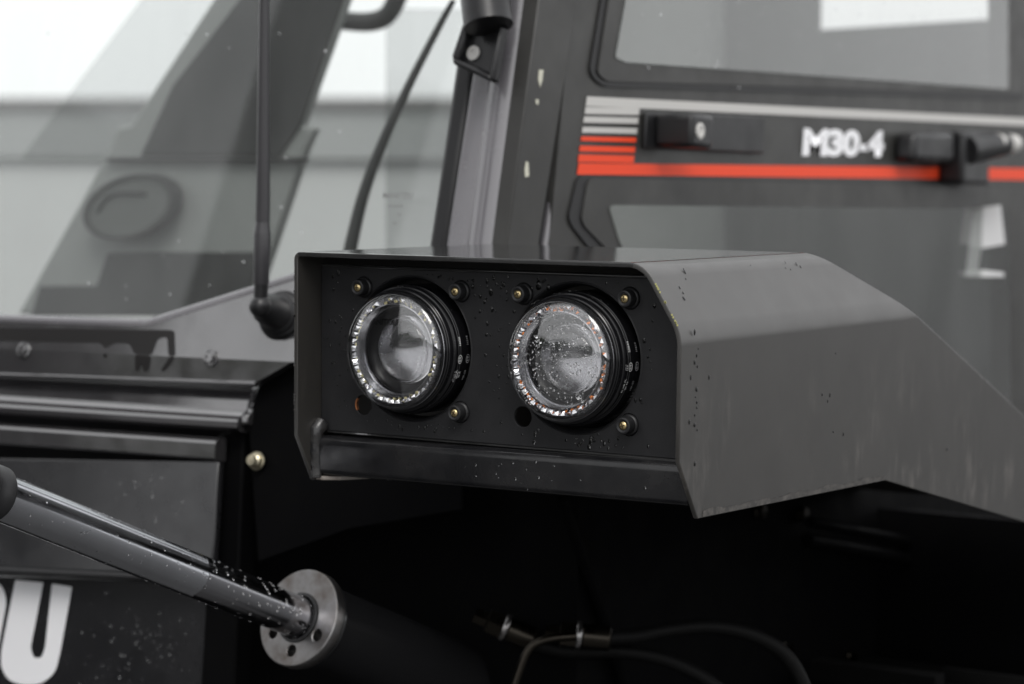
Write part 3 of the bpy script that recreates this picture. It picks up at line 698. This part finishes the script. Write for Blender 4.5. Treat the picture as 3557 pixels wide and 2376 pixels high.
# banjo elbow pipe between them
MB().tube(smooth_path([dep(1200, 1520, 2.26), dep(1215, 1480, 2.26), dep(1255, 1462, 2.26), dep(1320, 1456, 2.27)]), .007, 12)
el = MB().tube(smooth_path([dep(1170, 1600, 2.26), dep(1190, 1540, 2.26), dep(1212, 1490, 2.26), dep(1250, 1466, 2.26), dep(1318, 1458, 2.27)]), .0042, 12).build('elbow_pipe', 'fitting', None, smooth=60)
tag(el, 'short bent metal elbow pipe on the cylinder barrel between the two hoses', 'pipe')

# ================================================================== ANTENNA
ANT_Y = .195
base = onB(655, 728, YB); ball = onB(597, 702, YB)+V((0, 0, 0)); ball = onY(597, 702, ANT_Y)
ant = thing('antenna', 'slim grey-black whip antenna on a ball joint beside the headlight box', 'antenna', base)
ax = (ball-base).normalized()
L = (ball-base).length
MB().lathe([(.026, -.012), (.0255, .008), (.0225, .014), (.0225, .017), (.0195, .019), (.0195, .023), (.0165, .026), (.0150, L-.014), (.010, L-.004)], base, ax, 32).build('boot', 'rubber', ant, smooth=35)
bj = MB().lathe([(0, -.011)]+[(.011*math.sin(R(a)), -.011*math.cos(R(a))) for a in range(15, 181, 15)], ball, (0, 0, 1), 24).build('ball_joint', 'plastic', ant, smooth=80)
w = [onY(597, 690, ANT_Y), onY(599, 650, ANT_Y)]
MB().tube(w, .0068, 16).build('swivel', 'plastic', ant, smooth=40)
pts = [onY(599, 652, ANT_Y), onY(599, 648, ANT_Y), onY(600, 600, ANT_Y), onY(601, 536, ANT_Y), onY(601, 532, ANT_Y), onY(602, 505, ANT_Y)]
MB().tube(pts, [.0070, .0075, .0078, .0083, .0080, .0066], 18).build('sleeve', 'aerial', ant, smooth=30)
pts = [onY(602, 508, ANT_Y), onY(603, 450, ANT_Y), onY(604, 250, ANT_Y), onY(606, 0, ANT_Y), onY(607, -250, ANT_Y)]
MB().tube(pts, [.0070, .0068, .0060, .0051, .0045], 16).build('whip', 'aerial', ant, smooth=60)

# ================================================================== CAB
XD = -.125
ca, cb = onX(1219, 170, XD), onX(1171, 530, XD)      # front edge line of the cab's corner
LEAN = (ca.y-cb.y)/(ca.z-cb.z)
WN = V((0, -1, LEAN)).normalized()                   # outward normal of the windshield plane
def onW(x, y, off=0.): return on(x, y, cb+WN*off, WN)
def onD(x, y, off=0.): return onX(x, y, XD+off)
cab = thing('cab', 'dark operator cab with windshield, front pillar and glazed side door behind the box', 'cab', (XD, cb.y, cb.z-.1))
def wpoly(name, px, th, m, parent, off=0., bevel=0, **k):
    return MB().prism([onW(x, y, off) for x, y in px], -WN*th).build(name, m, parent, bevel=bevel, **k)
def dpoly(name, px, th, m, parent, off=0., bevel=0, r=0, **k):
    if r: px = rounded(px, r, 6)
    return MB().prism([onD(x, y, off) for x, y in px], (-th, 0, 0)).build(name, m, parent, bevel=bevel, **k)
def L2(x1, y1, x2, y2, y): return x1+(x2-x1)*(y-y1)/(y2-y1)
def edge(x170, x530, y): return L2(x170, 170, x530, 530, y)
def band(a, c, y0=-120, y1=640): return [(edge(*a, y0), y0), (edge(*c, y0), y0), (edge(*c, y1), y1), (edge(*a, y1), y1)]
ws = wpoly('windshield', [(-160, -150), (edge(1045, 992, -150), -150), (edge(1045, 992, 700), 700), (-160, 820)], .005, 'pane', cab, -.012)
pil = wpoly('front_pillar', band((1082, 1026), (1128, 1080)), .05, 'pillar', cab, .0, .003)
wpoly('gasket', band((1039, 986), (1083, 1027)), .03, 'rubber', pil, -.004, .006)
def wtube(x170, x530, off, rad, m, name, par, n=24):
    return MB().tube([onW(edge(x170, x530, y), y, off) for y in (-160, 0, 200, 400, 640)], rad, n).build(name, m, par, smooth=60)
wtube(1176, 1130, -.022, .0245, 'pillar', 'rounded_corner', pil)
wpoly('seam', band((1126, 1078), (1140, 1094)), .03, 'rubber', pil, -.012)
dpoly('side_return', band((1214, 1166), (1297, 1241)), .02, 'door', pil, -.004, .002)
dpoly('rubber_seam', band((1296, 1240), (1322, 1262)), .03, 'rubber', pil, -.016)
MB().tube([onD(edge(1311, 1253, y), y, -.014) for y in (-160, 0, 200, 400, 640)], .0058, 12).build('seal_bead', 'pillar', pil, smooth=60)
# paint chips on the pillar
for px in ([(1236, 160), (1246, 160), (1243, 185), (1238, 200), (1234, 182)], [(1228, 228), (1235, 228), (1234, 240), (1229, 238)], [(1206, 370), (1211, 372), (1213, 404), (1204, 406), (1203, 390)]):
    dpoly('paint_chip', px, .0004, 'chip', pil, -.0035)
# door
def dframe(name, outer, hole, th, m, parent, off, bevel=0):
    me = curve_mesh([outer]+[h[::-1] for h in hole], .5)
    xform(me, lambda c: onD(c.x, c.y, off)+V((-th*(.5-c.z), 0, 0))); return link(name, me, m, parent, bevel=bevel)
UWIN = rounded([(edge(1420, 1368, -300), -300), (2310, -300), (2312, 205), (1435, 143), (1411, 132)], [3, 3, 8, 6, 6], 4)
LWIN = rounded([(1395, 470), (2312, 480), (2318, 960), (1800, 960), (1425, 570)], [14, 6, 3, 3, 25], 5)
door = dframe('door', [(1340, -320), (2600, -320), (2600, 1150), (1170, 1150), (edge(1322, 1262, 530), 530)], [UWIN, LWIN], .03, 'door', cab, -.008)
DO = -.008
uw = rounded([(1368, -300), (2330, -300), (2332, 214), (1392, 188), (1366, 166)], [5, 5, 8, 14, 14], 6)
dframe('window_gasket', rounded([(edge(1362, 1310, -300), -300), (2345, -300), (2345, 228), (1380, 198), (1351, 168)], [5, 5, 8, 20, 20], 6), [UWIN], .002, 'rubber', door, DO+.0025)
dframe('window_border', rounded([(edge(1374, 1322, -300), -300), (2345, -300), (2345, 215), (1390, 186), (1370, 168)], [5, 5, 8, 14, 14], 6), [UWIN], .002, 'door', door, DO+.0045)
dpoly('upper_window', rounded([(edge(1420, 1368, -300), -300), (2310, -300), (2312, 205), (1435, 143), (1411, 132)], [3, 3, 8, 6, 6], 4), .001, 'doorpane', door, DO+.0062)
dframe('window_gasket', rounded([(1326, 402), (2420, 428), (2420, 1000), (1800, 1000), (1345, 562), (1302, 505)], [18, 3, 3, 3, 25, 20], 6), [LWIN], .002, 'rubber', door, DO+.0025)
dframe('window_border', rounded([(1350, 408), (2420, 430), (2420, 1000), (1825, 1000), (1380, 560), (1332, 510)], [18, 3, 3, 3, 25, 20], 6), [LWIN], .002, 'door', door, DO+.0045)
dpoly('lower_window', rounded([(1395, 470), (2312, 480), (2318, 960), (1800, 960), (1425, 570)], [14, 6, 3, 3, 25], 5), .001, 'doorpane', door, DO+.0062)
# vinyl stripes
def stripe(px, m): dpoly('stripe', px, .0004, m, door, DO+.0011)
stripe([(1346, 221), (2600, 283), (2600, 300), (1343, 243)], 'grey')
rows = [(245, 261, 'grey'), (267, 281, 'grey'), (291, 304, 'grey'), (313, 323, 'red'), (334, 347, 'red'), (354, 371, 'red')]
for y0, y1, m in rows:
    xa = L2(1343, 243, 1325, 371, y0); xb = L2(1466, 245, 1452, 371, y0); xa2 = L2(1343, 243, 1325, 371, y1); xb2 = L2(1466, 245, 1452, 371, y1)
    stripe([(xa, y0), (xb, y0+3), (xb2, y1+3), (xa2, y1)], m)
stripe([(1327, 374), (2600, 389), (2600, 416), (1323, 400)], 'red')
# lettering on the door
me = text_mesh('M30-4', 1.0, bold=.055, spacing=.95)
bb = [v.co.copy() for v in me.vertices]; x0 = min(c.x for c in bb); x1 = max(c.x for c in bb); y0 = min(c.y for c in bb); y1 = max(c.y for c in bb)
TL, TR, BL_ = onD(1842, 293, DO+.0012), onD(2028, 297, DO+.0012), onD(1836, 358, DO+.0012)
hgt = (TL.z-BL_.z); wid = TR.y-TL.y
xform(me, lambda c: V((XD+DO+.0012+c.z, TL.y+(c.x-x0)/(x1-x0)*wid+(c.y-y0)/(y1-y0)*hgt*.12-hgt*.1, BL_.z+(c.y-y0)/(y1-y0)*hgt)))
link('lettering', me, 'white', door)
# door handle: paddle on a recessed plate, and second latch at the right
dpoly('handle_plate', [(1482, 258), (1755, 266), (1752, 352), (1478, 340)], .004, 'plastic', door, DO+.006, .002)
hp = [(1500, 262), (1552, 264), (1548, 342), (1498, 336)]
hd = MB().prism([onD(x, y, DO+.006) for x, y in hp], (.046, 0, 0)).build('handle', 'plastic', door, bevel=.005, seg=3)
c = onD(1606, 300, DO+.053)
MB().lathe([(.0085, -.002), (.0085, .0002), (.0050, .0006), (.0046, -.0006), (0, -.0006)], c, (1, 0, 0), 24).build('lock_cylinder', 'grey', door, smooth=30)
MB().prism([onD(x, y, DO+.002) for x, y in [(2050, 305), (2140, 300), (2140, 374), (2045, 370)]], (.03, 0, 0)).build('latch_bracket', 'plastic', door, bevel=.008, seg=3)
MB().prism([onD(x, y, DO+.002) for x, y in [(2152, 300), (2215, 300), (2212, 424), (2150, 420)]], (.035, 0, 0)).build('latch_body', 'plastic', door, bevel=.005, seg=3)
a, c2 = onD(2212, 345, DO+.03), onD(2300, 330, DO+.045)
MB().tube([a, c2], [.020, .016], 18).build('latch_sleeve', 'plastic', door, smooth=40)
a, c2 = onD(2285, 328, DO+.045), onD(2345, 332, DO+.05)
MB().lathe([(.0, -.004), (.013, -.004), (.013, .012), (.008, .014), (.008, .03), (.013, .032), (.013, .05), (0, .051)], a, c2-a, 18).build('latch_bolt', 'grey', door, smooth=30)
# mirror bracket on the pillar
mb = wpoly('mirror_bracket', [(1072, 62), (1150, 62), (1128, 178), (1036, 138)], .01, 'plastic', cab, .028, .004, seg=3)
for px in ([(1060, 50), (1074, 60), (1048, 140), (1032, 132)], [(1140, 55), (1152, 58), (1130, 186), (1117, 180)], [(1034, 128), (1122, 168), (1128, 188), (1036, 146)]):
    wpoly('flange_edge', px, .012, 'plastic', mb, .038, .003, seg=2)
MB().tube([onW(1120, 60, .045), onW(1112, 0, .045), onW(1118, -200, .045)], .024, 24).build('arm', 'plastic', mb, smooth=40)
c = onW(1086, 122, .0285)
MB().lathe([(.0072, 0), (.0072, .0018), (.0032, .0024), (.0028, .001), (0, .001)], c, WN, 24).build('bolt', 'grey', mb, smooth=30)
# thin slanted frame bar behind the glass
wp = [(1040, 0), (1012, 50), (940, 190), (880, 320), (835, 440), (805, 560), (790, 640)]
wpts = smooth_path([onW(x, y, -.20) for x, y in wp])
MB().tube(wpts, [.0030+.0055*k/len(wpts) for k in range(len(wpts))], 10).build('frame_bar', 'interior2', cab, smooth=60)
# stamp on the glass
for s, x, y, h in (('MANITOU', 912, 449, 15), ('43R-00149', 905, 473, 8), ('E2', 915, 492, 9), ('AS2', 905, 512, 7)):
    me = text_mesh(s, 1.0, bold=.01); sc_ = (onW(x, y-h*.7).z-onW(x, y+h*.7).z)/1.0
    o0 = onW(x, y, .001); ey = V((0, LEAN, 1)).normalized()
    xform(me, lambda c, o0=o0, s_=sc_*.9: o0+V((1, 0, 0))*c.x*s_+ey*c.y*s_); link('glass_stamp', me, 'glassmark', ws)
# rain on the glass
it = []
for k in range(24):
    x, y = random.uniform(100, 780), random.uniform(60, 690)
    it.append((onW(x, y, -.0115), WN, random.uniform(.0006, .0013), 1.2))
drops('water_drops', it, ws)
it = []
for k in range(40):
    x, y = random.uniform(1440, 2250), random.uniform(-10, 200)
    it.append((onD(x, y, DO+.0064), (1, 0, 0), random.uniform(.0007, .0014), 1.3))
drops('rain_beads', it, door)
# inside of the cab
YI = cb.y+.45
def ipoly(name, px, Y, th, m, parent=cab, bevel=.004, r=0):
    if r: px = rounded(px, r, 6)
    return MB().prism([onY(x, y, Y) for x, y in px], (0, th, 0)).build(name, m, parent, bevel=bevel)
con = ipoly('slanted_band', [(40, 720), (180, 470), (255, 330), (268, 292), (300, 285), (500, -20), (800, -20), (690, 290), (722, 292), (700, 340), (570, 730)], YI, .015, 'interior')  # slanted band; its paler lower part imitates ground mirrored in the glass
ipoly('dark_face', [(395, 195), (560, -18), (792, -18), (688, 288), (640, 358), (320, 358)], YI-.004, .004, 'interior2', con)
ipoly('foot_panel', [(245, 578), (592, 578), (560, 725), (70, 725), (90, 655), (220, 655)], YI-.004, .004, 'interior2', con)
ipoly('rail', [(240, 360), (700, 360), (700, 370), (235, 370)], YI-.012, .01, 'interior2', con)
cc = onY(322, 474, YI-.004); ex = onY(405, 420, YI-.004)-cc; ey_ = onY(270, 428, YI-.004)-cc
me = curve_mesh([[(math.cos(2*math.pi*i/48), math.sin(2*math.pi*i/48)) for i in range(48)]], .5)
xform(me, lambda c: cc+ex*c.x*1.0+ey_*c.y*1.0+V((0, -.012+.02*c.z, 0))); capo = link('round_cap', me, 'cap', con, bevel=.004)
me = curve_mesh([circ(0, 0, 1.06, 48), circ(0, 0, .95, 48)[::-1]], .5)
xform(me, lambda c: cc+ex*c.x+ey_*c.y+V((0, -.016+.02*c.z, 0))); link('cap_rim', me, 'interior2', con)
MB().tube(smooth_path([cc+ex*(-.6)+ey_*(.45)+V((0, -.023, 0)), cc+ex*(-.05)+ey_*(.66)+V((0, -.024, 0)), cc+ex*.42+ey_*.2+V((0, -.024, 0)), cc+ex*.5+ey_*.05+V((0, -.023, 0))]), .003, 8).build('cap_groove', 'interior2', con, smooth=60)
ipoly('side_pane', [(345, -30), (48, 364), (560, 364), (560, -30)], YI+.25, .004, 'tint', cab, 0)
ipoly('pane_bar', [(-80, 362), (560, 362), (560, 369), (-80, 369)], YI+.252, .01, 'interior', cab, 0)
ipoly('rear_pane', [(884, 20), (1200, 20), (1200, 640), (884, 640)], YI+.45, .004, 'tint', cab, 0)
gh = MB().tube(smooth_path([onY(740, 40, YI+.2), onY(790, 48, YI+.2), (onY(850, 50, YI+.2)), onY(890, 32, YI+.2), onY(915, -20, YI+.2), onY(925, -80, YI+.2)]), .013, 12).build('grab_handle', 'interior2', cab, smooth=60)
# cab shell behind the door: rear wall, floor, seat block dark; a white block behind the lower glass
YR = YI+1.3
me = curve_mesh([[(1660, -300), (2700, -300), (2700, 1400), (1660, 1400)], [(1885, -200), (1882, 68), (2270, 44), (2272, -200)]], 0)
xform(me, lambda c: onY(c.x, c.y, YR)); link('rear_wall', me, 'rearwall', cab)
me = curve_mesh([[(1100, -300), (1700, -300), (1700, 1400), (1100, 1400)]], 0)
xform(me, lambda c: onY(c.x, c.y, YR+.1)); link('grey_backing', me, 'interior', cab)  # grey panel added for the brighter left part of the door glass
MB().box((-1.35, cb.y+.06, .88), (XD-.05, YI+1.25, .9)).build('floor', 'interior2', cab)
seat = MB().box((-.95, YI+.55, .9), (-.52, YI+1.05, 1.12)).build('seat', 'interior', cab, bevel=.03, seg=3)
ipoly('white_block', [(2232, 478), (2292, 470), (2302, 560), (2248, 570), (2240, 618), (2300, 625), (2300, 634), (2212, 634)], 1.5, .002, 'plain_white', cab, 0)  # white polygon inside the cab, behind the lower door glass

# ================================================================== MAST (out of frame in front of the machine; seen in the reflections)
ms = thing('mast', 'black lift mast standing in front of the machine, mirrored in lenses and panels', 'mast', (-.9, -.54, 0))
for x0, x1 in ((-.60, -.35), (-1.28, -1.04)):
    MB().box((x0, -.62, .05), (x1, -.46, 2.7)).build('upright', 'mast', ms, bevel=.004)
for z in (.5, 2.4): MB().box((-1.04, -.60, z), (-.60, -.54, z+.14)).build('cross_member', 'mast', ms, bevel=.004)
MB().box((-1.55, -.76, .15), (.06, -.69, .80)).build('carriage', 'mast', ms, bevel=.004)

# ================================================================== FRONT WHEEL (unseen, just below the frame; added to darken the underside and the rod's reflections)
WC = (-.035, .80, .41)
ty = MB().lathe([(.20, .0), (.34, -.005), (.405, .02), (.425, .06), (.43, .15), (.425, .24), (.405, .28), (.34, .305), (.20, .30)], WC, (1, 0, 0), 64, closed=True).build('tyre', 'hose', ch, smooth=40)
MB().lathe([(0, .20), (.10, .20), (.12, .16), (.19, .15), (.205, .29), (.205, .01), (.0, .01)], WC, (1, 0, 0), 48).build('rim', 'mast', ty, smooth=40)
lug = MB().box((0, -.012, .424), (.15, .012, .446)); lug_me = mesh(lug.v, lug.f); lug_me.materials.append(M['hose'])
for k in range(44):
    o = bpy.data.objects.new('tread_lug', lug_me); COL.objects.link(o); o.parent = ty
    o.matrix_local = Matrix.Translation(V(WC)+V((.01+.13*(k % 2), 0, 0))) @ Matrix.Rotation(2*math.pi*k/44, 4, 'X')
